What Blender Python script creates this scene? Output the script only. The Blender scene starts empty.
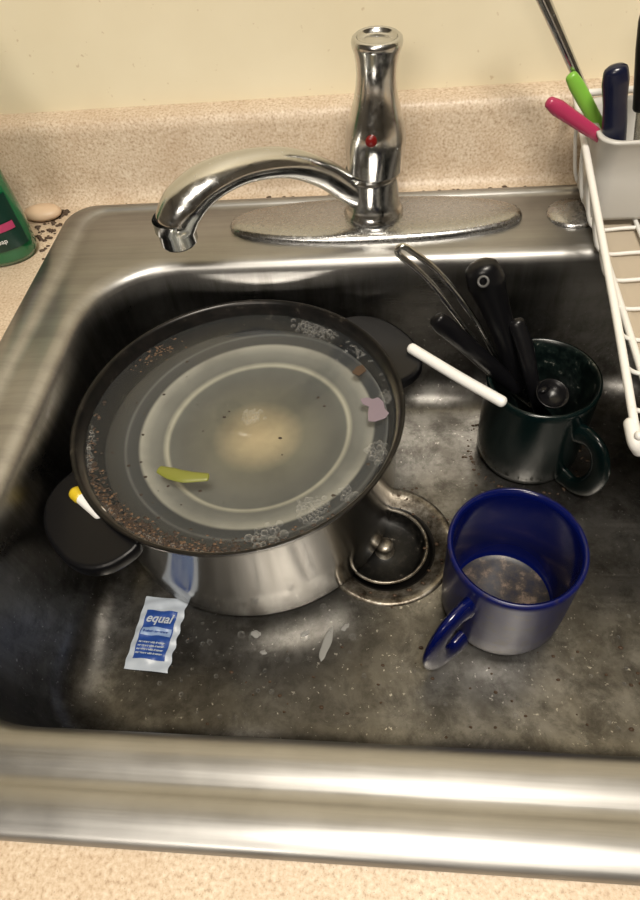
import bpy, bmesh, math, random
from mathutils import Vector, Matrix
random.seed(7)
COL=bpy.context.scene.collection
pi=math.pi
# ---------------------------------------------------------------- helpers
def link(o):
    COL.objects.link(o); return o
def empty(name,loc=(0,0,0)):
    e=bpy.data.objects.new(name,None); e.empty_display_size=.02; e.location=loc; return link(e)
def mesh(name,verts,faces,mat,parent=None,smooth=True,sub=0,bevel=0,solid=0):
    me=bpy.data.meshes.new(name); me.from_pydata([tuple(v) for v in verts],[],faces); me.update()
    bm=bmesh.new(); bm.from_mesh(me); bmesh.ops.recalc_face_normals(bm,faces=bm.faces[:]); bm.to_mesh(me); bm.free()
    for p in me.polygons: p.use_smooth=smooth
    if mat: me.materials.append(mat)
    o=bpy.data.objects.new(name,me); link(o)
    if parent: o.parent=parent; o.matrix_parent_inverse=parent.matrix_basis.inverted()
    if solid:
        m=o.modifiers.new('s','SOLIDIFY'); m.thickness=solid; m.offset=0
    if bevel:
        m=o.modifiers.new('b','BEVEL'); m.width=bevel; m.segments=3; m.limit_method='ANGLE'
    if sub:
        m=o.modifiers.new('d','SUBSURF'); m.levels=sub; m.render_levels=sub
    return o
def revolve(name,prof,mat,loc=(0,0,0),parent=None,n=64,axis=None,sx=1,sy=1,rotz=0):
    V=[];F=[]
    for r,z in prof:
        for i in range(n):
            a=2*pi*i/n; V.append(Vector((r*math.cos(a)*sx,r*math.sin(a)*sy,z)))
    for j in range(len(prof)-1):
        for i in range(n):
            F.append((j*n+i,j*n+(i+1)%n,(j+1)*n+(i+1)%n,(j+1)*n+i))
    M=Matrix.Rotation(rotz,3,'Z')
    if axis is not None: M=Vector((0,0,1)).rotation_difference(Vector(axis).normalized()).to_matrix()@M
    V=[M@v+Vector(loc) for v in V]
    return mesh(name,V,F,mat,parent)
def catmull(P,n=8):
    P=[Vector(p) for p in P]; out=[]
    Q=[2*P[0]-P[1]]+P+[2*P[-1]-P[-2]]
    for i in range(1,len(Q)-2):
        a,b,c,d=Q[i-1:i+3]
        for k in range(n):
            t=k/n
            out.append(.5*((2*b)+(c-a)*t+(2*a-5*b+4*c-d)*t*t+(3*b-a-3*c+d)*t**3))
    out.append(P[-1]); return out
def interp(vals,m):
    out=[]
    for i in range(m):
        x=i/(m-1)*(len(vals)-1); k=min(int(x),len(vals)-2); f=x-k
        a,b=vals[k],vals[k+1]
        if isinstance(a,tuple): out.append(tuple(p*(1-f)+q*f for p,q in zip(a,b)))
        else: out.append(a*(1-f)+b*f)
    return out
def tube(name,path,rad,mat,parent=None,n=16,smoothn=8,up=(0,0,1),caps=True):
    P=catmull(path,smoothn) if smoothn else [Vector(p) for p in path]
    m=len(P)
    if not isinstance(rad,list): rad=[rad,rad]
    R=interp(rad,m); R=[r if isinstance(r,tuple) else (r,r) for r in R]
    V=[];F=[];T=[]
    for i in range(m):
        t=(P[min(i+1,m-1)]-P[max(i-1,0)]).normalized(); T.append(t)
    s=T[0].cross(Vector(up))
    if s.length<.05: s=T[0].cross(Vector((1,0,0)))
    s.normalize(); rings=[]
    def ring(c,s,b,r):
        k=len(V)
        for i in range(n):
            a=2*pi*i/n; V.append(c+s*math.cos(a)*r[0]+b*math.sin(a)*r[1])
        rings.append(k)
    for i in range(m):
        s=(s-T[i]*s.dot(T[i])).normalized(); b=s.cross(T[i]).normalized()
        if i==0 and caps:
            for q in (.05,.6,.9):
                e=math.sqrt(1-q*q); rr=min(R[0]); ring(P[0]-T[0]*rr*e*.8,s,b,(R[0][0]*q,R[0][1]*q))
        ring(P[i],s,b,R[i])
        if i==m-1 and caps:
            for q in (.9,.6,.05):
                e=math.sqrt(1-q*q); rr=min(R[-1]); ring(P[-1]+T[-1]*rr*e*.8,s,b,(R[-1][0]*q,R[-1][1]*q))
    for j in range(len(rings)-1):
        for i in range(n):
            F.append((rings[j]+i,rings[j]+(i+1)%n,rings[j+1]+(i+1)%n,rings[j+1]+i))
    F.append(tuple(range(rings[0],rings[0]+n))); F.append(tuple(range(rings[-1],rings[-1]+n)))
    return mesh(name,V,F,mat,parent)
def box(name,a,b,mat,parent=None,bevel=0):
    x0,y0,z0=a;x1,y1,z1=b
    V=[(x0,y0,z0),(x1,y0,z0),(x1,y1,z0),(x0,y1,z0),(x0,y0,z1),(x1,y0,z1),(x1,y1,z1),(x0,y1,z1)]
    F=[(0,3,2,1),(4,5,6,7),(0,1,5,4),(1,2,6,5),(2,3,7,6),(3,0,4,7)]
    return mesh(name,V,F,mat,parent,smooth=False,bevel=bevel)
def rrect(x0,x1,y0,y1,r,z,nc=10,ns=8):
    P=[]
    cs=[(x1-r,y1-r,0),(x0+r,y1-r,pi/2),(x0+r,y0+r,pi),(x1-r,y0+r,1.5*pi)]
    for k,(cx,cy,a0) in enumerate(cs):
        arc=[(cx+r*math.cos(a0+pi/2*i/nc),cy+r*math.sin(a0+pi/2*i/nc)) for i in range(nc+1)]
        P+=arc
        nx=cs[(k+1)%4]; ex=(nx[0]+r*math.cos(nx[2]),nx[1]+r*math.sin(nx[2])); sx=arc[-1]
        for i in range(1,ns): P.append((sx[0]+(ex[0]-sx[0])*i/ns,sx[1]+(ex[1]-sx[1])*i/ns))
    return [Vector((x,y,z)) for x,y in P]
def loft(name,loops,mat,parent=None,capend=False,capstart=False):
    n=len(loops[0]);V=[];F=[]
    for l in loops: V+=l
    for j in range(len(loops)-1):
        for i in range(n): F.append((j*n+i,j*n+(i+1)%n,(j+1)*n+(i+1)%n,(j+1)*n+i))
    if capend: F.append(tuple(range((len(loops)-1)*n,len(loops)*n)))
    if capstart: F.append(tuple(range(n)))
    return mesh(name,V,F,mat,parent)
# ---------------------------------------------------------------- materials
def mat(name,color=(.5,.5,.5),rough=.5,metal=0,spec=.5,coat=0,trans=0):
    m=bpy.data.materials.new(name); m.use_nodes=True; b=m.node_tree.nodes['Principled BSDF']
    b.inputs['Base Color'].default_value=(*color,1); b.inputs['Roughness'].default_value=rough
    b.inputs['Metallic'].default_value=metal; b.inputs['Specular IOR Level'].default_value=spec
    b.inputs['Coat Weight'].default_value=coat; b.inputs['Transmission Weight'].default_value=trans
    return m
class NT:
    def __init__(s,m): s.m=m; s.t=m.node_tree; s.b=s.t.nodes['Principled BSDF']
    def l(s,a,b): s.t.links.new(a,b)
    def coord(s,scale=(1,1,1)):
        c=s.t.nodes.new('ShaderNodeTexCoord'); mp=s.t.nodes.new('ShaderNodeMapping'); mp.inputs['Scale'].default_value=scale
        s.l(c.outputs['Object'],mp.inputs[0]); return mp.outputs[0]
    def noise(s,scale,detail=4,rough=.5,vec=None,dist=0):
        x=s.t.nodes.new('ShaderNodeTexNoise'); x.inputs['Scale'].default_value=scale; x.inputs['Detail'].default_value=detail
        x.inputs['Roughness'].default_value=rough; x.inputs['Distortion'].default_value=dist
        s.l(vec if vec else s.coord(),x.inputs['Vector']); return x.outputs['Fac']
    def ramp(s,fac,stops):
        r=s.t.nodes.new('ShaderNodeValToRGB'); e=r.color_ramp.elements
        while len(e)<len(stops): e.new(.5)
        for el,(p,c) in zip(e,stops):
            el.position=p; el.color=(*c,1) if len(c)==3 else c
        s.l(fac,r.inputs[0]); return r.outputs[0]
    def mix(s,fac,a,b,mode='MIX'):
        x=s.t.nodes.new('ShaderNodeMix'); x.data_type='RGBA'; x.blend_type=mode
        for sock,v in ((x.inputs[0],fac),(x.inputs[6],a),(x.inputs[7],b)):
            if hasattr(v,'links'): s.l(v,sock)
            elif isinstance(v,tuple): sock.default_value=(*v,1)
            else: sock.default_value=v
        return x.outputs[2]
    def math(s,op,a,b=0.):
        x=s.t.nodes.new('ShaderNodeMath'); x.operation=op
        for sock,v in ((x.inputs[0],a),(x.inputs[1],b)):
            if hasattr(v,'links'): s.l(v,sock)
            else: sock.default_value=v
        return x.outputs[0]
    def bump(s,h,strength=.2,dist=.001):
        x=s.t.nodes.new('ShaderNodeBump'); x.inputs['Strength'].default_value=strength; x.inputs['Distance'].default_value=dist
        s.l(h,x.inputs['Height']); s.l(x.outputs[0],s.b.inputs['Normal'])
def grey(v): return (v,v,v)

def m_counter():
    m=mat('laminate_speckle',rough=.45); t=NT(m)
    a=t.noise(450,3,.6); b=t.noise(900,2,.5); c=t.noise(22,4)
    col=t.ramp(a,[(.32,(.36,.265,.18)),(.42,(.50,.395,.285)),(.55,(.58,.475,.36)),(.68,(.66,.575,.46))])
    col=t.mix(t.ramp(b,[(.66,grey(0)),(.70,grey(.6))]),col,(.22,.15,.10))
    col=t.mix(t.ramp(c,[(.4,grey(0)),(.8,grey(.45))]),col,(.38,.26,.16))
    t.l(col,t.b.inputs['Base Color']); return m
def m_wall():
    m=mat('painted_wall',(.78,.70,.52),.6); t=NT(m)
    c=t.noise(6,4); col=t.ramp(c,[(.3,(.71,.63,.45)),(.7,(.80,.73,.55))])
    sp=t.noise(160,2); col=t.mix(t.ramp(sp,[(.72,grey(0)),(.78,grey(.5))]),col,(.45,.32,.18))
    t.l(col,t.b.inputs['Base Color']); t.bump(t.noise(90,3),.08); return m
def m_steel(name,base=.6,grime=False,rough=.3,axis=0):
    m=mat(name,(base,base*.99,base*.965),rough,1.0); t=NT(m)
    sc=(6,700,700) if axis==0 else (700,6,700)
    br=t.noise(1,3,.6,vec=t.coord(sc)); bl=t.noise(14,5,.6)
    r=t.math('ADD',t.math('MULTIPLY',br,.12),t.math('MULTIPLY',bl,.22)); r=t.math('ADD',r,rough-.17)
    t.l(r,t.b.inputs['Roughness'])
    col=t.ramp(bl,[(.3,(base*.82,base*.81,base*.79)),(.65,(base,base*.985,base*.96))])
    if grime:
        st=t.noise(1,5,.7,vec=t.coord((3,60,60)))
        col=t.mix(t.ramp(st,[(.42,grey(0)),(.64,grey(.5))]),col,(base*.6,base*.59,base*.57))
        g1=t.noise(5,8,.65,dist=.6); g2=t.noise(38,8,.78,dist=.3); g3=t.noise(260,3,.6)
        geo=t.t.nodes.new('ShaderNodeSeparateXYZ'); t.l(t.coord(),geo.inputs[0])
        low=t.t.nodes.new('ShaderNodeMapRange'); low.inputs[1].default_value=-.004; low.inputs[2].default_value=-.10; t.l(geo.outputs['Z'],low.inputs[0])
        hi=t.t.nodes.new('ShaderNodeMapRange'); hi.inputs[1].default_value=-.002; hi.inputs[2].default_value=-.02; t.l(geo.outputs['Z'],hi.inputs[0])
        col=t.mix(t.math('MULTIPLY',hi.outputs[0],.5),col,(.24,.235,.22))  # whole bowl toned darker than the deck, easing in below the rim
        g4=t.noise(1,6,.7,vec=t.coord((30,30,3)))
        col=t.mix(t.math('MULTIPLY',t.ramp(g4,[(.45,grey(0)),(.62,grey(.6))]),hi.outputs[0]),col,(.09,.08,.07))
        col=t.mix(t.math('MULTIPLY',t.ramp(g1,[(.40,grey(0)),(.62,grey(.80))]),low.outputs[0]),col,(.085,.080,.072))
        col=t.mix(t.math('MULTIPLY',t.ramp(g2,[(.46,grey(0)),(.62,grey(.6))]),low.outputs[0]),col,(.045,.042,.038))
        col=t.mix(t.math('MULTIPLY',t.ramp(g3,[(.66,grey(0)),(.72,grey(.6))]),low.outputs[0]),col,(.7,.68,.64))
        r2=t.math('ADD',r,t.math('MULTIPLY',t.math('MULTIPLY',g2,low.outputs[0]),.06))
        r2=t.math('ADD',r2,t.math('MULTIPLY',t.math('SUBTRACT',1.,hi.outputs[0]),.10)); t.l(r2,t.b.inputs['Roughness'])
    t.l(col,t.b.inputs['Base Color']); t.bump(br,.05,.0005); return m
M_counter=m_counter(); M_wall=m_wall()
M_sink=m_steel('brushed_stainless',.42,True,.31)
M_pot=m_steel('pot_stainless',.40,False,.17)
M_chrome=mat('chrome',(.60,.60,.59),.16,1)
t=NT(M_chrome); t.l(t.ramp(t.noise(160,6,.65),[(.40,grey(.15)),(.8,grey(.34))]),t.b.inputs['Roughness'])
M_plate=mat('spotted_chrome',(.50,.50,.49),.2,1); t=NT(M_plate)
t.l(t.ramp(t.noise(200,4,.6),[(.45,grey(.24)),(.70,grey(.34))]),t.b.inputs['Roughness'])
t.l(t.ramp(t.noise(300,4,.6),[(.50,grey(.44)),(.78,grey(.55))]),t.b.inputs['Base Color'])
M_black=mat('black_plastic',(.004,.004,.005),.30,spec=.32)
M_white=mat('white_plastic',(.80,.80,.78),.35)
M_wire=mat('white_vinyl_wire',(.72,.71,.68),.4)
M_dark=mat('near_black_throat',(.010,.009,.008),.4)  # near-black tone for the inside of the drain throat
# ---------------------------------------------------------------- room
box('wall_back',(-1.6,.54,-.9),(1.6,.60,1.5),M_wall)
M_side=mat('side_wall_paint',(.11,.095,.075),.8); M_ceil=mat('ceiling_paint',(.26,.25,.225),.8); M_floor=mat('floor_vinyl',(.12,.09,.06),.5)
box('wall_left',(-1.66,-2.2,-.9),(-1.6,.6,1.5),M_side); box('wall_right',(1.6,-2.2,-.9),(1.66,.6,1.5),M_side)
box('wall_front',(-1.6,-2.26,-.9),(1.6,-2.2,1.5),M_side); box('ceiling',(-1.66,-2.26,1.5),(1.66,.6,1.55),M_ceil)
box('floor',(-1.66,-2.26,-.95),(1.66,.6,-.9),M_floor)
cx0,cx1,cy0,cy1=-.338,.293,-.034,.484
ct=empty('countertop')
for i,(a,b) in enumerate([((-1.2,-.14,-.035),(cx0,.54,0)),((cx1,-.14,-.035),(1.2,.54,0)),((cx0,-.14,-.035),(cx1,cy0,0)),((cx0,cy1,-.035),(cx1,.54,0))]):
    box('slab_%d'%(i+1),a,b,M_counter,ct)
box('cabinet_front',(-1.2,-.12,-.9),(1.2,-.10,-.035),mat('cabinet_wood',(.30,.18,.09),.5))
prof=[(.500,.0),(.506,.002),(.511,.008),(.514,.018),(.517,.064),(.519,.071),(.524,.0755),(.54,.077)]
V=[];F=[]
for x in (-1.2,1.2):
    for y,z in prof: V.append((x,y,z))
n=len(prof)
for i in range(n-1): F.append((i,i+1,n+i+1,n+i))
mesh('backsplash',V,F,M_counter)
# ---------------------------------------------------------------- sink
sink=empty('kitchen_sink')
def bl(i,z,r): return rrect(-.298+i,.25-i,0+i,.401-i,r,z)
L=[rrect(-.350,.305,-.046,.497,.028,.0006),rrect(-.349,.304,-.045,.496,.028,.0025),rrect(-.346,.301,-.042,.494,.027,.0048),
   rrect(-.338,.293,-.034,.491,.025,.0056),rrect(-.331,.286,-.026,.488,.023,.0053),rrect(-.328,.283,-.023,.486,.022,.0036),rrect(-.325,.280,-.0205,.484,.021,.0022),
   rrect(-.320,.274,-.017,.480,.024,.0020),rrect(-.316,.270,-.013,.476,.03,.0026),bl(-.006,.0030,.075),bl(-.003,.0025,.074)]
R=.011
for k in range(1,7):
    a=pi/2*k/6; L.append(bl(-.003+R*math.sin(a)*.9,.002-R*(1-math.cos(a)),.072))
L+=[bl(.008,-.04,.070),bl(.010,-.08,.068),bl(.013,-.110,.066)]
for k in range(1,9):
    a=pi/2*k/8; L.append(bl(.014+.040*(1-math.cos(a)),-.113-.042*math.sin(a),.065-.02*k/8))
zf=-.155; DC=Vector((-.033,.205,zf))
L[-1]=[Vector((p.x,p.y,zf)) for p in L[-1]]
L0=L[-1]
def circ(r,z):
    out=[]
    for p in L0:
        d=(Vector((p.x,p.y,0))-Vector((DC.x,DC.y,0))).normalized(); out.append(Vector((DC.x+d.x*r,DC.y+d.y*r,z)))
    return out
def blend(s):
    c=circ(.058,zf); return [c[i].lerp(L0[i],s) for i in range(len(L0))]
L+=[blend(.6),blend(.25),circ(.058,zf)]
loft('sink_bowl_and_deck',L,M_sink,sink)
M_fl=mat('drain_flange_stained',(.5,.47,.42),.36,.8); t=NT(M_fl)
t.l(t.ramp(t.noise(70,6,.7),[(.36,(.06,.048,.036)),(.5,(.20,.178,.145)),(.64,(.40,.375,.33))]),t.b.inputs['Base Color'])
revolve('drain_flange',[(.0585,-.1552),(.058,-.1540),(.055,-.1535),(.051,-.1545),(.046,-.158),(.042,-.161)],M_fl,(DC.x,DC.y,0),sink)
revolve('drain_throat',[(.042,-.161),(.040,-.162),(.039,-.166),(.039,-.19),(.0001,-.19)],M_dark,(DC.x,DC.y,0),sink)
M_bask=mat('strainer_basket_dirty',(.1,.1,.1),.4,.3); t=NT(M_bask)
t.l(t.ramp(t.noise(150,5,.7),[(.48,(.004,.004,.0035)),(.64,(.018,.016,.014)),(.76,(.26,.24,.21))]),t.b.inputs['Base Color'])
ds=empty('sink_strainer_basket'); bx0=(DC.x-.002,DC.y+.001,0)
revolve('basket_cup',[(.0355,-.158),(.0350,-.1595),(.033,-.168),(.029,-.1715),(.010,-.1705),(.0085,-.170)],M_bask,bx0,ds)
revolve('basket_rim',[(.0350,-.1590),(.0355,-.1575),(.0368,-.1570),(.0380,-.1582),(.0375,-.160)],M_fl,bx0,ds)
revolve('basket_knob',[(.009,-.1705),(.006,-.168),(.0045,-.165),(.0065,-.1625),(.0080,-.160),(.0070,-.1575),(.0035,-.1565),(.0001,-.1562)],M_fl,bx0,ds,n=32)
revolve('faucet_hole_cover',[(.0225,.0012),(.0225,.0045),(.020,.0065),(.012,.0075),(.0001,.0078)],M_plate,(.130,.449,0),sink)
# ---------------------------------------------------------------- faucet
fc=empty('kitchen_faucet')
def sup(rx,ry,z,cx=-.046,cy=.449,n=72,e=2.3):
    o=[]
    for i in range(n):
        a=2*pi*i/n;c,s=math.cos(a),math.sin(a)
        o.append(Vector((cx+rx*math.copysign(abs(c)**(2/e),c),cy+ry*math.copysign(abs(s)**(2/e),s),z)))
    return o
loft('deck_plate',[sup(.132,.034,.0026),sup(.132,.034,.006),sup(.130,.032,.0085),sup(.126,.029,.0100),sup(.110,.024,.0106),sup(.06,.018,.0108)],M_plate,fc,capend=True)
FX,FY=-.045,.452
revolve('faucet_body',[(.0265,.0105),(.0265,.0135),(.0245,.017),(.0225,.020),(.0222,.030),(.0222,.046),(.0225,.0495),(.0212,.0505),(.0212,.0525),(.0235,.0535)],M_chrome,(FX,FY,0),fc)
Mt=[(.0235,.0535),(.0242,.062),(.0250,.073),(.0250,.081),(.0238,.089),(.0208,.099),(.0178,.109),(.0160,.119),(.0155,.128),(.0160,.136),(.0175,.143),(.0188,.147),(.0192,.150),(.0185,.1525),(.0165,.154),(.0150,.153),(.0148,.1505),(.0100,.1505),(.0001,.152)]
revolve('lever_handle',Mt,M_chrome,(FX,FY,0),fc,axis=(.035,.0,1))
revolve('temperature_dot',[(.0046,0),(.0046,.0012),(.004,.002),(.0001,.0022)],mat('red_dot',(.14,.003,.003),.3),(FX-.000,FY-.0242,.088),fc,n=24,axis=(0,-1,.15))
sp=[(-.055,.448,.030),(-.068,.440,.043),(-.085,.430,.062),(-.110,.410,.083),(-.140,.390,.0925),(-.166,.370,.0925),(-.184,.357,.083),(-.1920,.351,.072)]
tube('spout',sp,[(.012,.013),(.0115,.012),(.0115,.0115),(.013,.0110),(.015,.0110),(.0175,.0125),(.0185,.0150),(.0170,.0155)],M_chrome,fc,n=28)
revolve('aerator',[(.0160,.022),(.0160,.013),(.0145,.011),(.0145,.002),(.0135,.000),(.0115,.000),(.011,.004),(.0001,.004)],M_chrome,(-.193,.3505,.055),fc,n=40)
# ---------------------------------------------------------------- pot
PX,PY,PZ=-.150,.2540,-.1545
PH=.124
pot=empty('stock_pot')
revolve('pot_body',[(.0001,.0),(.114,0),(.120,.002),(.1230,.009),(.1245,.05),(.1258,PH-.012),(.1275,PH-.006),(.1298,PH-.003),(.1315,PH-.0012),(.1313,PH)],M_pot,(PX,PY,PZ),pot,n=128)
M_in=mat('pot_inside_dark',(.05,.045,.04),.3,.5); t=NT(M_in)
t.l(t.ramp(t.noise(60,6,.7),[(.4,(.005,.005,.005)),(.60,(.014,.012,.011)),(.76,(.12,.11,.09))]),t.b.inputs['Base Color'])
revolve('pot_inside',[(.1313,PH),(.1302,PH+.0006),(.1286,PH),(.1272,PH-.002),(.1258,PH-.006),(.1245,PH-.012),(.1238,PH-.022),(.118,.012),(.112,.006),(.0001,.005)],M_in,(PX,PY,PZ),pot,n=128)
def ear(ang,name):
    pts=[]
    for i in range(33):
        a=pi*i/32; c,s=math.cos(a),math.sin(a)
        pts.append((.126+.042*abs(s)**.8,.048*math.copysign(abs(c)**.9,c)))
    arc=[(math.sqrt(.1268**2-w*w),w) for w in [-.046+.092*i/14 for i in range(15)]]
    pts=pts+arc
    ca,sa=math.cos(ang),math.sin(ang)
    V=[];F=[];n=len(pts)
    for z in (PH-.024,PH-.011):
        for r,w in pts: V.append((PX+r*ca-w*sa,PY+r*sa+w*ca,PZ+z-(r-.127)*.12))
    F.append(tuple(range(n))); F.append(tuple(range(n,2*n)))
    for i in range(n): F.append((i,(i+1)%n,n+(i+1)%n,n+i))
    o=mesh(name,V,F,M_black,pot,smooth=False,bevel=.0035); o.modifiers['b'].segments=4
    for p in o.data.polygons: p.use_smooth=len(p.vertices)==4
ear(math.radians(37),'side_handle_1'); ear(math.radians(224),'side_handle_2')
# water: tinted, slightly cloudy surface
M_w=bpy.data.materials.new('dishwater'); M_w.use_nodes=True; nt=M_w.node_tree; nt.nodes.clear()
o=nt.nodes.new('ShaderNodeOutputMaterial'); mx=nt.nodes.new('ShaderNodeMixShader'); tr=nt.nodes.new('ShaderNodeBsdfTransparent'); gl=nt.nodes.new('ShaderNodeBsdfGlossy'); fr=nt.nodes.new('ShaderNodeFresnel')
mk=nt.nodes.new('ShaderNodeMixShader'); df=nt.nodes.new('ShaderNodeBsdfDiffuse'); df.inputs[0].default_value=(.10,.11,.12,1); mk.inputs[0].default_value=.14
tr.inputs[0].default_value=(.84,.85,.84,1); gl.inputs['Roughness'].default_value=.05; fr.inputs[0].default_value=1.22
nt.links.new(tr.outputs[0],mk.inputs[1]); nt.links.new(df.outputs[0],mk.inputs[2])
nt.links.new(fr.outputs[0],mx.inputs[0]); nt.links.new(mk.outputs[0],mx.inputs[1]); nt.links.new(gl.outputs[0],mx.inputs[2]); nt.links.new(mx.outputs[0],o.inputs[0])
nz=nt.nodes.new('ShaderNodeTexNoise'); nz.inputs['Scale'].default_value=25; tc=nt.nodes.new('ShaderNodeTexCoord'); nt.links.new(tc.outputs['Object'],nz.inputs['Vector'])
bp_=nt.nodes.new('ShaderNodeBump'); bp_.inputs['Strength'].default_value=.08; bp_.inputs['Distance'].default_value=.002; nt.links.new(nz.outputs['Fac'],bp_.inputs['Height']); nt.links.new(bp_.outputs[0],gl.inputs['Normal'])
WZ=PZ+PH-.013; WR=.1235
revolve('dishwater',[(.0001,0),(.05,0),(.1,0),(WR-.001,0),(WR+.0008,.0008)],M_w,(PX,PY,WZ),pot,n=96)
M_pl=mat('soaking_plate_painted_reflection',(.4,.4,.34),.30,.0); t=NT(M_pl)
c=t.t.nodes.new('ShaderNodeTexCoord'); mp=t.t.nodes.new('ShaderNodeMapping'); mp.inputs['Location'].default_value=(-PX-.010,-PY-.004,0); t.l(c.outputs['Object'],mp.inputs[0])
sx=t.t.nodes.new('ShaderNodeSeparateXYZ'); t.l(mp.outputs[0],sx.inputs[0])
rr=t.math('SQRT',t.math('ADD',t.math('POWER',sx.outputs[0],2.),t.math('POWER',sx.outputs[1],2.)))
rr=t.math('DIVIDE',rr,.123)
col=t.ramp(rr,[(0,(.78,.62,.38)),(.16,(.58,.48,.30)),(.32,(.21,.20,.155)),(.52,(.15,.148,.135)),(.60,(.16,.162,.15)),(.62,(.60,.58,.48)),(.65,(.20,.20,.185)),(.72,(.28,.28,.26)),(.78,(.48,.47,.42)),(.80,(.030,.034,.042)),(.86,(.042,.047,.056)),(.875,(.14,.145,.15)),(.89,(.024,.027,.033)),(.97,(.008,.008,.010))])  # pale yellowish centre paints light reflected off the pot bottom
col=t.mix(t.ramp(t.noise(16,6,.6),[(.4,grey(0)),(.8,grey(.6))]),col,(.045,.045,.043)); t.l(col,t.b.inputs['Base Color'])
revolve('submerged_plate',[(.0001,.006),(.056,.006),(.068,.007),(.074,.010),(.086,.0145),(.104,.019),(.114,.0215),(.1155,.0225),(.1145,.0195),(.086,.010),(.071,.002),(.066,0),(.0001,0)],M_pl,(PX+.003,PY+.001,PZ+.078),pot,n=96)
M_b=bpy.data.materials.new('soap_bubble'); M_b.use_nodes=True; nt=M_b.node_tree; nt.nodes.clear()
o=nt.nodes.new('ShaderNodeOutputMaterial'); mx=nt.nodes.new('ShaderNodeMixShader'); tr=nt.nodes.new('ShaderNodeBsdfTransparent'); g=nt.nodes.new('ShaderNodeBsdfPrincipled'); lw=nt.nodes.new('ShaderNodeLayerWeight')
lw.inputs[0].default_value=.16; g.inputs['Roughness'].default_value=.1; g.inputs['Base Color'].default_value=(.70,.70,.68,1)
nt.links.new(lw.outputs['Facing'],mx.inputs[0]); nt.links.new(tr.outputs[0],mx.inputs[1]); nt.links.new(g.outputs[0],mx.inputs[2]); nt.links.new(mx.outputs[0],o.inputs[0])
def bubbles(name,items,parent,mat_):
    V=[];F=[]
    for (x,y,z,r) in items:
        k=len(V); nu,nv=12,5
        for j in range(nv+1):
            ph=pi/2*j/nv
            for i in range(nu):
                a=2*pi*i/nu; V.append((x+r*math.cos(ph)*math.cos(a)+0,y+r*math.cos(ph)*math.sin(a),z+r*math.sin(ph)*.8))
        for j in range(nv):
            for i in range(nu): F.append((k+j*nu+i,k+j*nu+(i+1)%nu,k+(j+1)*nu+(i+1)%nu,k+(j+1)*nu+i))
    return mesh(name,V,F,mat_,parent)
items=[]
def cluster(ang,rad,sx,sy,n,r0,r1):
    cx,cy=PX+rad*math.cos(math.radians(ang)),PY+rad*math.sin(math.radians(ang))
    ta=math.radians(ang+90); loc=[]; tries=0
    while len(loc)<n and tries<n*12:
        tries+=1
        a,b=random.gauss(0,1)*sx,random.gauss(0,1)*sy
        x=cx+a*math.cos(ta)-b*math.sin(ta); y=cy+a*math.sin(ta)+b*math.cos(ta)
        d=math.hypot(x-PX,y-PY)
        if d>WR-.002: x=PX+(x-PX)*(WR-.002)/d; y=PY+(y-PY)*(WR-.002)/d
        r=random.uniform(r0,r1)
        if all(math.hypot(x-q[0],y-q[1])>.75*(r+q[3]) for q in loc): loc.append((x,y,WZ,r))
    items.extend(loc)
cluster(-72,.112,.0042,.0030,40,.0012,.0036)
cluster(-53,.107,.0042,.0038,60,.0009,.0022)
cluster(-39,.114,.0025,.002,20,.0010,.0022)
cluster(-17,.116,.0034,.0034,34,.0012,.0028)
cluster(10,.119,.003,.002,18,.0010,.0022)
cluster(62,.117,.007,.0035,70,.0010,.0026)
cluster(38,.119,.003,.002,12,.0010,.0022)
cluster(190,.121,.006,.0012,12,.0010,.0020)
cluster(200,.121,.006,.0012,12,.0010,.0020)
cluster(40,.120,.03,.0015,10,.0008,.0014)
cluster(-110,.120,.03,.002,24,.0008,.0014)
cluster(10,.010,.003,.003,24,.0010,.0022)
bubbles('soap_bubbles',items,pot,M_b)
def scrap(name,pts,z,th,m,parent):
    c=sum((Vector((x,y,0)) for x,y in pts),Vector())/len(pts); n=len(pts)
    V=[Vector((x,y,z)) for x,y in pts]+[Vector((x,y,z+th))*1 for x,y in pts]+[Vector((c.x,c.y,z+th*1.6))]
    F=[(i,(i+1)%n,n+(i+1)%n,n+i) for i in range(n)]+[(n+i,n+(i+1)%n,2*n) for i in range(n)]
    return mesh(name,V,F,m,parent,sub=1)
M_pep=mat('green_pepper',(.17,.18,.03),.4); M_pink=mat('onion_skin',(.19,.15,.185),.4); M_br=mat('brown_scum',(.06,.034,.018),.6); M_sc=mat('burnt_scum',(.028,.016,.010),.6)
tube('pepper_strip',[(-.205,.203,WZ),(-.195,.199,WZ+.0005),(-.183,.196,WZ+.0005),(-.166,.196,WZ)],[(.0036,.0015),(.0056,.002),(.0056,.002),(.0036,.0015)],M_pep,pot,n=12)
def flat(name,pts,z,th,m,parent):
    n=len(pts); V=[(x,y,z) for x,y in pts]+[(x,y,z+th) for x,y in pts]
    F=[tuple(range(n)),tuple(range(n,2*n))]+[(i,(i+1)%n,n+(i+1)%n,n+i) for i in range(n)]
    return mesh(name,V,F,m,parent,smooth=False)
flat('onion_skin',[(-.047,.250),(-.042,.2495),(-.034,.253),(-.031,.258),(-.0345,.263),(-.0355,.270),(-.040,.275),(-.044,.273),(-.049,.275),(-.054,.273),(-.052,.268),(-.047,.265),(-.0475,.258)],WZ+.0001,.0005,M_pink,pot)
flat('onion_skin_2',[(-.062,.303),(-.056,.299),(-.050,.305),(-.053,.312),(-.058,.310)],WZ+.0001,.0005,M_br,pot)
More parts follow.
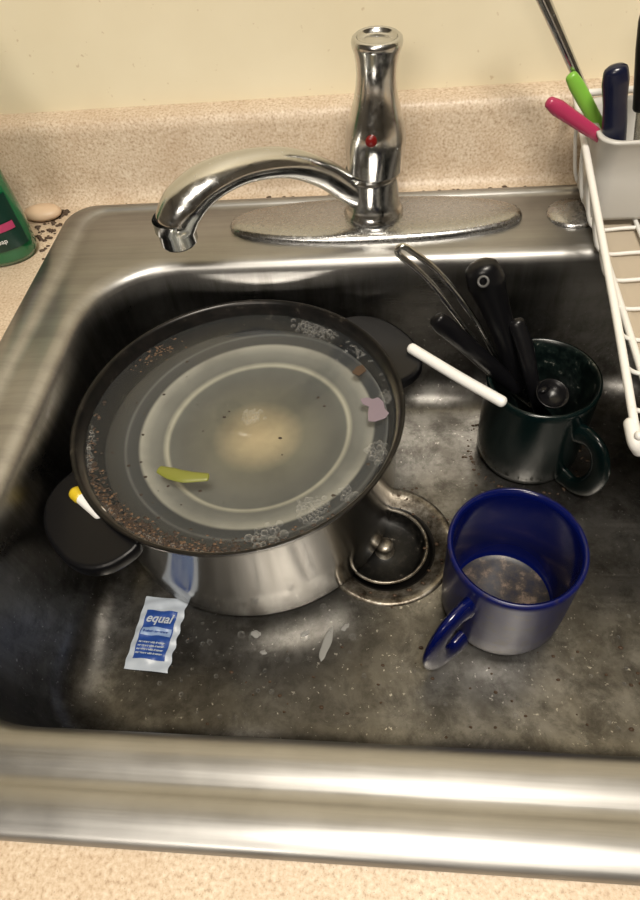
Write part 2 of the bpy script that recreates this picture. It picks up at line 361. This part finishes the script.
def crumbs(name,L_,m,parent,z,rmin=.0008,rmax=.0022,fl=1.):
    V=[];F=[]
    for x,y in L_:
        k=len(V); r=random.uniform(rmin,rmax); n=6
        for j,(q,h) in enumerate(((1,0),(.8,.5),(.2,.8))):
            for i in range(n):
                a=2*pi*i/n; rr=r*q*random.uniform(.7,1.3); V.append((x+rr*math.cos(a)*1.3,y+rr*math.sin(a),z+h*r*fl))
        for j in range(2):
            for i in range(n): F.append((k+j*n+i,k+j*n+(i+1)%n,k+(j+1)*n+(i+1)%n,k+(j+1)*n+i))
        F.append(tuple(k+2*n+i for i in range(n)))
    return mesh(name,V,F,m,parent)
cr=[];cr2=[]
for i in range(1100):
    a=math.radians(random.gauss(243,24)); r=WR-abs(random.gauss(0,.0055)); (cr if i%4 else cr2).append((PX+r*math.cos(a),PY+r*math.sin(a)))
for _ in range(60):
    a=math.radians(random.gauss(137,6)); r=random.gauss(.115,.004); cr2.append((PX+r*math.cos(a),PY+r*math.sin(a)))
for _ in range(40):
    a=random.uniform(0,2*pi); r=.12*math.sqrt(random.random()); cr.append((PX+r*math.cos(a),PY+r*math.sin(a)))
crumbs('burnt_scum',cr,M_sc,pot,WZ-.0001,.0004,.0014,.3)
crumbs('food_scum',cr2,mat('tan_scum',(.11,.062,.033),.6),pot,WZ-.0001,.0004,.0011,.4)
# ---------------------------------------------------------------- mugs
def mug(name,cx,cy,R,H,ang,m_out,m_in,m_h,grime,hs=1.0,hw=1.0,dz=0.):
    e=empty(name)
    z0=-.1545
    prof=[(.0001,.004),(R*.74,.004),(R*.76,0),(R*.84,.0005),(R*.93,.004),(R*.975,.012),(R*.985,.03),(R*.99,H-.008),(R,H-.0025),(R-.0008,H-.0003),(R-.0022,H)]
    revolve('mug_outside',prof,m_out,(cx,cy,z0),e,n=96)
    revolve('mug_inside',[(R-.0022,H),(R-.0036,H-.0008),(R-.0045,H-.006),(R-.0052,.030),(R-.0065,.014),(R-.012,.0075),(.0001,.006)],m_in,(cx,cy,z0),e,n=96)
    if grime: revolve('coffee_residue',[(.0001,.0085),(R-.014,.0087),(R-.010,.0105)],grime,(cx,cy,z0),e,n=64)
    d=Vector((math.cos(ang),math.sin(ang),0)); c=Vector((cx,cy,z0)); r=R*.97
    pts=[(r-.002,H*(.73+dz)),(r+.010*hs,H*(.77+dz)),(r+.022*hs,H*(.71+dz)),(r+.029*hs,H*(.50+dz)),(r+.024*hs,H*(.25+dz)),(r+.013*hs,H*(.13+dz)),(r-.002,H*(.12+dz))]
    tube('mug_handle',[c+d*a+Vector((0,0,b)) for a,b in pts],[(.0095*hw,.0060),(.0080*hw,.0050),(.0078*hw,.0048),(.0078*hw,.0048),(.0078*hw,.0048),(.0080*hw,.0050),(.0095*hw,.0060)],m_h,e,n=20,up=(-d.y,d.x,0))
    return e
def zpos(t):
    s=t.t.nodes.new('ShaderNodeSeparateXYZ'); t.l(t.coord(),s.inputs[0]); return s.outputs['Z']
M_blue=mat('cobalt_glaze',(.0018,.0045,.062),.16,coat=.2)
M_blueo=mat('cobalt_glaze_painted_sheen_film',(.02,.04,.3),.32,spec=.35); t=NT(M_blueo)
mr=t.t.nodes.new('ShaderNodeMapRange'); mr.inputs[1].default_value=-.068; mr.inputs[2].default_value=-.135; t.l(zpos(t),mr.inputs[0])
f_=t.math('MULTIPLY',mr.outputs[0],t.ramp(t.noise(55,7,.7),[(.35,grey(.15)),(.62,grey(.8))]))  # grey-lilac towards the base paints the steel's reflection, with patchy residue film
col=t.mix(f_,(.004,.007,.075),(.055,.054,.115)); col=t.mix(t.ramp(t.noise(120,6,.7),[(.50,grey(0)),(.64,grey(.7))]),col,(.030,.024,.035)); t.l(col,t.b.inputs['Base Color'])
M_cof=mat('coffee_grime',(.1,.06,.04),.4); t=NT(M_cof)
t.l(t.ramp(t.noise(90,7,.7),[(.42,(.003,.004,.016)),(.54,(.030,.022,.020)),(.68,(.18,.13,.10))]),t.b.inputs['Base Color'])
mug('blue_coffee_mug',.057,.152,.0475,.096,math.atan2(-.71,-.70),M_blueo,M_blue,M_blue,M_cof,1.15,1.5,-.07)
M_grn=mat('dark_green_glaze',(.002,.0075,.0075),.22,spec=.4,coat=.1)
M_grni=mat('green_inside_dirty',(.01,.03,.03),.3); t=NT(M_grni)
t.l(t.ramp(t.noise(110,7,.7),[(.45,(.002,.005,.005)),(.60,(.010,.018,.016)),(.74,(.36,.36,.32))]),t.b.inputs['Base Color'])
GX,GY=.0965,.309
mug('green_coffee_mug',GX,GY,.0465,.099,math.atan2(-.80,.60),M_grn,M_grni,M_grn,None,1.05,1.15,-.04)
# ---------------------------------------------------------------- utensils in green mug
k=empty('black_handled_knife')
A=Vector((.108,.306,-.138)); B=Vector((.040,.330,.030)); D=(B-A)
tube('handle',[A+D*s for s in (.40,.55,.7,.85,.97,1.03)],[(.009,.0075),(.010,.008),(.0095,.008),(.0115,.009),(.0145,.011),(.0130,.010)],M_black,k,n=20,up=(0,-1,0))
tube('blade',[A,A+D*.25,A+D*.42],[(.002,.0008),(.009,.0008),(.009,.0008)],M_chrome,k,n=12,up=(0,-1,0))
M_grey=mat('grey_plastic',(.08,.08,.08),.4)
revolve('handle_end_ring',[(.0045,0),(.0045,.001),(.0028,.0012),(.0028,.0)],M_grey,B+Vector((-.002,-.0115,.004)),k,n=24,axis=(-.3,-.75,.6))
k=empty('black_handled_knife')
A=Vector((.124,.311,-.125)); B=Vector((.006,.310,.006)); D=B-A
tube('handle',[A+D*s for s in (.40,.6,.8,.95,1.0)],[(.006,.005),(.0075,.006),(.0075,.006),(.0085,.006),(.007,.005)],M_black,k,n=16,up=(0,-1,0))
tube('blade',[A,A+D*.3,A+D*.42],[(.002,.0007),(.006,.0007),(.006,.0007)],M_chrome,k,n=12,up=(0,-1,0))
k=empty('wire_whisk')
A=Vector((.110,.318,-.13)); B=Vector((-.021,.322,.060))
for i,off in enumerate((-1,1)):
    o=Vector((.0035*off,0,.0035*off))
    tube('handle_wire_%d'%(i+1),[A+o*.5,A.lerp(B,.35)+o*.7,A.lerp(B,.62)+o+Vector((.004,0,.004)),A.lerp(B,.85)+o+Vector((.003,0,.006)),B+o*.8],.0024,M_chrome,k,n=10)
tube('handle_loop',[B+Vector((-.0028,0,-.0028)),B+Vector((-.004,0,.001)),B+Vector((-.001,0,.004)),B+Vector((.0028,0,.0028))],.0024,M_chrome,k,n=10)
k=empty('black_plastic_spoon')
A=Vector((.112,.294,-.135)); B=Vector((.084,.298,-.050))
tube('spoon_handle',[A,A.lerp(B,.6),B,(.076,.310,-.025),(.068,.320,-.008)],[(.004,.0025),(.0045,.003),(.006,.004),(.007,.005),(.007,.005)],M_black,k,n=14,up=(0,-1,0))
k=empty('black_measuring_spoon')
revolve('spoon_bowl',[(.0001,-.009),(.007,-.008),(.0115,-.004),(.0135,.001),(.0125,.001),(.0105,-.003),(.006,-.0065),(.0001,-.0075)],M_black,(.100,.289,-.056),k,n=36,axis=(.1,-.25,.9))
tube('spoon_stem',[(.096,.295,-.058),(.086,.308,-.058),(.076,.320,-.05),(.070,.327,-.035)],[(.005,.002),(.0045,.002),(.0045,.002)],M_black,k,n=12)
tube('white_plastic_stick',[(-.012,.329,-.0415),(.024,.300,-.0455),(.058,.275,-.0495)],.0047,M_white,None,n=20)
k=empty('highlighter_pen')
a=Vector((-.240,.162,-.0425)); b=Vector((-.259,.176,-.0415))
tube('pen_barrel',[a,a.lerp(b,.5),b],.0048,M_white,k,n=20)
tube('pen_cap',[b,b+(b-a)*.22],.0056,mat('yellow_plastic',(.58,.42,.02),.35),k,n=20)
# ---------------------------------------------------------------- packet
pk=empty('sweetener_packet')
pa=Vector((-.2200,.1175,-.1535)); ang=math.radians(-4)
def P2(u,w,h=0):
    ca,sa=math.cos(ang),math.sin(ang); return Vector((pa.x+u*ca-w*sa,pa.y+u*sa+w*ca,pa.z+h))
def hgt(u,w):
    e=max(0,1-(abs(u)/.0185)**3)*max(0,1-(abs(w)/.031)**4)
    return .0024*e+.0013*math.sin(u*330+w*210+1)*e+.0007*math.sin(w*520-u*150)
def sheet(name,u0,u1,w0,w1,hh,m,par):
    V=[];F=[];nu,nw=24,32
    for j in range(nw+1):
        for i in range(nu+1):
            u=u0+(u1-u0)*i/nu; w=w0+(w1-w0)*j/nw
            ed=1+.03*math.sin(w*500) if abs(u)>.018 else 1
            V.append(P2(u*ed,w,hgt(u,w)+hh))
    for j in range(nw):
        for i in range(nu): q=j*(nu+1)+i; F.append((q,q+1,q+nu+2,q+nu+1))
    return mesh(name,V,F,m,par)
M_pap=mat('white_paper',(.44,.49,.56),.4); M_pbl=mat('blue_print',(.02,.065,.28),.4)
sheet('paper',-.0185,.0185,-.031,.031,0,M_pap,pk)
sheet('blue_panel',-.0135,.0135,-.0225,.0185,.0003,M_pbl,pk)
sheet('light_band',-.0125,.0125,-.003,.0035,.0006,mat('light_blue_print',(.25,.35,.55),.4),pk)
def text(name,s,size,u,w,m,par,shear=0,off=.0001):
    c=bpy.data.curves.new(name,'FONT'); c.body=s; c.size=size; c.shear=shear; c.align_x='CENTER'; c.extrude=.00005; c.offset=off
    o=bpy.data.objects.new(name,c); link(o); o.location=P2(u,w,.0043 if size>.005 else .0042); o.rotation_euler=(0,0,ang); c.materials.append(m); o.parent=par; return o
text('label_text','equal',.0105,0,.0075,M_pap,pk,.25,.0002)
text('label_small_text_1','0 calorie sweetener',.0026,0,-.001,M_pbl,pk)
for i in range(4): text('label_small_text_%d'%(i+2),'sweetener with dextrose',.0022,0,-.010-.003*i,M_pap,pk)
# ---------------------------------------------------------------- droplets and debris on bowl floor
M_suds=mat('dried_suds',(.24,.24,.23),.4)
dl=[(-.139,.118,.0045),(-.150,.119,.003),(-.098,.118,.004),(-.175,.112,.0022),(-.11,.10,.002),(-.165,.085,.0018),(-.07,.13,.003),(-.06,.12,.003),(-.085,.145,.0028),(-.12,.115,.0022),(-.12,.075,.002),(-.05,.09,.0018),(-.19,.07,.002),(-.145,.055,.0015)]
for _ in range(130):
    x,y=random.uniform(-.26,.2),random.uniform(.04,.15)
    if math.hypot(x-PX,y-PY)>.127 and math.hypot(x-.057,y-.152)>.055 and not(-.245<x<-.195 and .08<y<.155): dl.append((x,y,random.uniform(.0006,.0018)))
bubbles('water_droplets',[(x,y,zf+.0002,r) for x,y,r in dl],None,M_b)
def blob(cx,cy,a,b,rot,n=20):
    return [(cx+a*math.cos(2*pi*i/n)*math.cos(rot)-b*math.sin(2*pi*i/n)*math.sin(rot)+random.uniform(-.0008,.0008),cy+a*math.cos(2*pi*i/n)*math.sin(rot)+b*math.sin(2*pi*i/n)*math.cos(rot)+random.uniform(-.0008,.0008)) for i in range(n)]
sd=empty('soap_suds')
for i,(cx,cy,a,b,r) in enumerate([(-.080,.114,.015,.0035,1.30),(-.098,.122,.004,.002,.5),(-.138,.120,.004,.003,0),(-.066,.128,.004,.002,.8),(-.13,.105,.003,.002,0)]):
    scrap('sud_%d'%(i+1),blob(cx,cy,a,b,r),zf+.0001,.0004,M_suds,sd)
cr=[]
for _ in range(110):
    a=random.uniform(0,2*pi); r=random.gauss(.052,.006); x,y=DC.x+r*math.cos(a),DC.y+r*math.sin(a)
    if math.hypot(x-PX,y-PY)>.127: cr.append((x,y))
for _ in range(90):
    a=random.uniform(0,2*pi); r=.0495+abs(random.gauss(0,.004)); x,y=GX+r*math.cos(a),GY+r*math.sin(a); cr.append((x,y))
for _ in range(60): cr.append((random.uniform(-.25,.2),random.uniform(.045,.12)))
crumbs('food_crumbs',cr,M_br,None,zf+.0002,.0005,.0014)
# ---------------------------------------------------------------- dish rack
rk=empty('wire_dish_rack'); W=.0023
X0,X1,Y0_,Y1_=.124,.44,.190,.502
def zt(y): return .012+(y-Y0_)/(Y1_-Y0_)*.070
tube('top_rim_side_1',[(X0,Y1_,zt(Y1_)),(X0,.38,zt(.38)),(X0,.28,zt(.28)),(X0,Y0_+.01,zt(Y0_))],.0028,M_wire,rk,n=12)
tube('top_rim_back',[(X0,Y1_,zt(Y1_)),(.28,Y1_+.004,zt(Y1_)),(X1,Y1_,zt(Y1_))],.0028,M_wire,rk,n=12)
tube('top_rim_side_2',[(X1,Y1_,zt(Y1_)),(X1,.33,zt(.33)),(X1,Y0_,zt(Y0_))],.0028,M_wire,rk,n=12)
tube('front_rim',[(X0,Y0_,.012),(.28,Y0_,.012),(X1,Y0_,.012)],.0030,M_wire,rk,n=12)
tube('bottom_rim_side_1',[(X0+.016,Y1_-.014,.014),(X0+.016,.33,.012),(X0+.014,Y0_+.004,.012)],.0026,M_wire,rk,n=12)
tube('bottom_rim_back',[(X0+.016,Y1_-.014,.014),(.28,Y1_-.014,.014),(X1-.016,Y1_-.014,.014)],.0026,M_wire,rk,n=12)
for i in range(9):
    y=Y0_+.02+i*.034
    tube('side_wire_%d'%(i+1),[(X0,y,zt(y)),(X0+.004,y,zt(y)*.55+.004),(X0+.016,y,.0115),(X0+.05,y,.011),(.28,y,.011),(X1-.016,y,.0115),(X1,y,zt(y))],W*.7,M_wire,rk,n=8,smoothn=5)
for i in range(5):
    x=X0+.05+i*.055
    tube('bottom_wire_%d'%(i+1),[(x,Y0_,.012),(x,Y0_+.03,.0115),(x,.33,.0115),(x,Y1_-.014,.0125)],W*.8,M_wire,rk,n=8,smoothn=5)
tube('corner_foot',[(X0-.001,Y0_+.012,.010),(X0,Y0_,.006),(X0+.004,Y0_-.002,.0)],.0048,M_wire,rk,n=14)
tube('corner_foot_2',[(X1,Y0_+.012,.010),(X1,Y0_,.006),(X1-.004,Y0_-.002,.0035)],.0048,M_wire,rk,n=14)
M_tray=mat('beige_drain_board',(.42,.36,.28),.5)
loft('drain_board',[rrect(.142,.43,.205,.486,.012,.0062),rrect(.142,.43,.205,.486,.012,.0088),rrect(.146,.426,.209,.482,.011,.0088),rrect(.149,.423,.212,.479,.011,.0072)],M_tray,rk,capend=True,capstart=True)
# ---------------------------------------------------------------- utensil cup
cup=empty('utensil_holder'); M_cup=mat('translucent_white_plastic',(.54,.53,.505),.35)
def cl(g,z,r=.014): return rrect(.133-g,.210+g,.418-g*.8,.486+g*.6,r,z,nc=8,ns=4)
loft('cup_body',[cl(-.006,.0150,.010),cl(-.003,.0145,.012),cl(-.001,.018),cl(.001,.05),cl(.003,.080),cl(.0055,.082),cl(.0055,.084),cl(.002,.084),cl(-.001,.080),cl(-.004,.018,.010)],M_cup,cup,capstart=True,capend=True)
M_pk=mat('pink_plastic',(.36,.03,.09),.3); M_gr=mat('lime_plastic',(.18,.42,.05),.3); M_nv=mat('navy_plastic',(.006,.008,.025),.25)
def uten(name,base,top,radii,m,upv=(0,-1,0)):
    e=empty(name); base=Vector(base); top=Vector(top)
    tube('handle',[base.lerp(top,s) for s in (.5,.65,.8,.93,1)],radii,m,e,n=18,up=upv)
    tube('shaft',[base,base.lerp(top,.3),base.lerp(top,.52)],[(.002,.001),(.003,.001),(.003,.001)],M_chrome,e,n=10,up=upv)
uten('pink_handled_peeler',(.185,.430,.045),(.090,.440,.104),[(.004,.0035),(.005,.004),(.0055,.0045),(.006,.0045),(.0045,.004)],M_pk)
uten('green_handled_knife',(.172,.438,.030),(.106,.456,.115),[(.004,.003),(.005,.004),(.0055,.004),(.0055,.004),(.0045,.0035)],M_gr)
uten('navy_handled_knife',(.155,.428,.020),(.130,.432,.127),[(.0085,.006),(.009,.0065),(.0085,.006),(.0095,.0065),(.0085,.006)],M_nv)
uten('black_handled_spatula',(.176,.455,.020),(.150,.455,.160),[(.006,.005),(.007,.006),(.008,.006),(.008,.006),(.006,.005)],M_black)
k=empty('metal_skewer'); tube('rod',[(.165,.458,.03),(.120,.462,.10),(.064,.466,.185)],[.0026,.0034,.0050],M_chrome,k,n=12)
# ---------------------------------------------------------------- soap bottle
sb=empty('dish_soap_bottle'); M_gb=mat('green_bottle',(.004,.13,.045),.15,coat=.4)
bx,by=-.399,.424
def ell(rx,ry,z,n=48): return [Vector((bx+rx*math.cos(2*pi*i/n),by+ry*math.sin(2*pi*i/n),z)) for i in range(n)]
loft('bottle_body',[ell(.030,.018,.001),ell(.036,.023,.002),ell(.039,.026,.008),ell(.040,.027,.04),ell(.038,.026,.08),ell(.036,.024,.12),ell(.030,.022,.145),ell(.016,.015,.165),ell(.012,.012,.175)],M_gb,sb,capstart=True,capend=True)
loft('bottle_cap',[ell(.014,.014,.173),ell(.014,.014,.190),ell(.008,.008,.194),ell(.005,.005,.205)],M_white,sb,capstart=True,capend=True)
def band(name,z0,z1,m,off,a0=-2.9,a1=-.25):
    V=[];F=[];n=24
    for z in (z0,z1):
        for i in range(n+1):
            a=a0+(a1-a0)*i/n; q=.040 if z<.04 else .040-(z-.04)*.05; V.append((bx+(q+off)*math.cos(a),by+(q-.013+off)*math.sin(a),z))
    for i in range(n): F.append((i,i+1,n+2+i,n+1+i))
    return mesh(name,V,F,m,sb)
band('bottle_label',.018,.066,mat('label_dark_green',(.003,.028,.018),.3),.0008)
band('label_stripe',.036,.043,mat('label_pink',(.4,.04,.12),.3),.0014,-2.2,-.45)
def btext(s,z,size):
    c=bpy.data.curves.new('label_word','FONT'); c.body=s; c.size=size; c.align_x='RIGHT'; c.extrude=.0001
    o=bpy.data.objects.new('label_word',c); link(o); o.location=(bx+.030,by-.0225,z); o.rotation_euler=(math.radians(88),0,math.radians(28)); c.materials.append(M_white); o.parent=sb
btext('clear',.048,.012)
btext('soap',.027,.006)
# ---------------------------------------------------------------- soap + crumbs on counter
M_soap=mat('soap_beige',(.62,.46,.32),.45)
revolve('soap_bar',[(.0001,0),(.010,.0),(.0145,.003),(.0155,.006),(.013,.0095),(.007,.0115),(.0001,.012)],M_soap,(-.375,.484,.0002),None,n=32,sx=1.25,sy=.8)
cr=[(random.gauss(-.357,.004),random.gauss(.490,.004)) for _ in range(40)]+[(random.gauss(-.365,.010),random.gauss(.455,.018)) for _ in range(60)]+[(random.uniform(-.3,.1),random.uniform(.498,.503)) for _ in range(40)]
crumbs('counter_crumbs',[c for c in cr if not(c[0]>-.352 and c[1]<.497)],M_br,None,.0003,.0006,.0022)
# ---------------------------------------------------------------- lights
def area(name,loc,target,size,power,col=(1,.9,.75),sy=None):
    l=bpy.data.lights.new(name,'AREA'); l.energy=power; l.size=size; l.color=col
    if sy: l.shape='RECTANGLE'; l.size_y=sy
    o=bpy.data.objects.new(name,l); link(o); o.location=loc
    o.rotation_euler=(Vector(target)-Vector(loc)).to_track_quat('-Z','Y').to_euler()
area('ceiling_light',(.10,-.35,1.45),(0,.2,0),.42,35,(1,.92,.80))
area('added_fill_light',(-.5,-1.6,1.45),(0,.2,0),.65,26,(1,.91,.79))  # added fill lamp behind the camera, no known fixture there
w=bpy.data.worlds.new('World'); bpy.context.scene.world=w; w.use_nodes=True
w.node_tree.nodes['Background'].inputs[0].default_value=(1,.92,.8,1); w.node_tree.nodes['Background'].inputs[1].default_value=.3
sc=bpy.context.scene; sc.view_settings.view_transform='Standard'; sc.view_settings.exposure=0
# ---------------------------------------------------------------- camera
phi=math.radians(52); e=.11
X=Vector((1,0,e)).normalized()
Y0=Vector((0,math.sin(phi),-math.cos(phi))); Y=(Y0-Y0.dot(X)*X).normalized(); Z=X.cross(Y)
Rm=Matrix((X,Y,Z))
cd=bpy.data.cameras.new('cam'); cam=bpy.data.objects.new('camera',cd); link(cam)
cd.sensor_width=36; cd.lens=25.6; cd.clip_start=.01; cam.matrix_world=Matrix.Translation((-0.03,-0.0745,0.338))@Rm.to_4x4(); sc.camera=cam
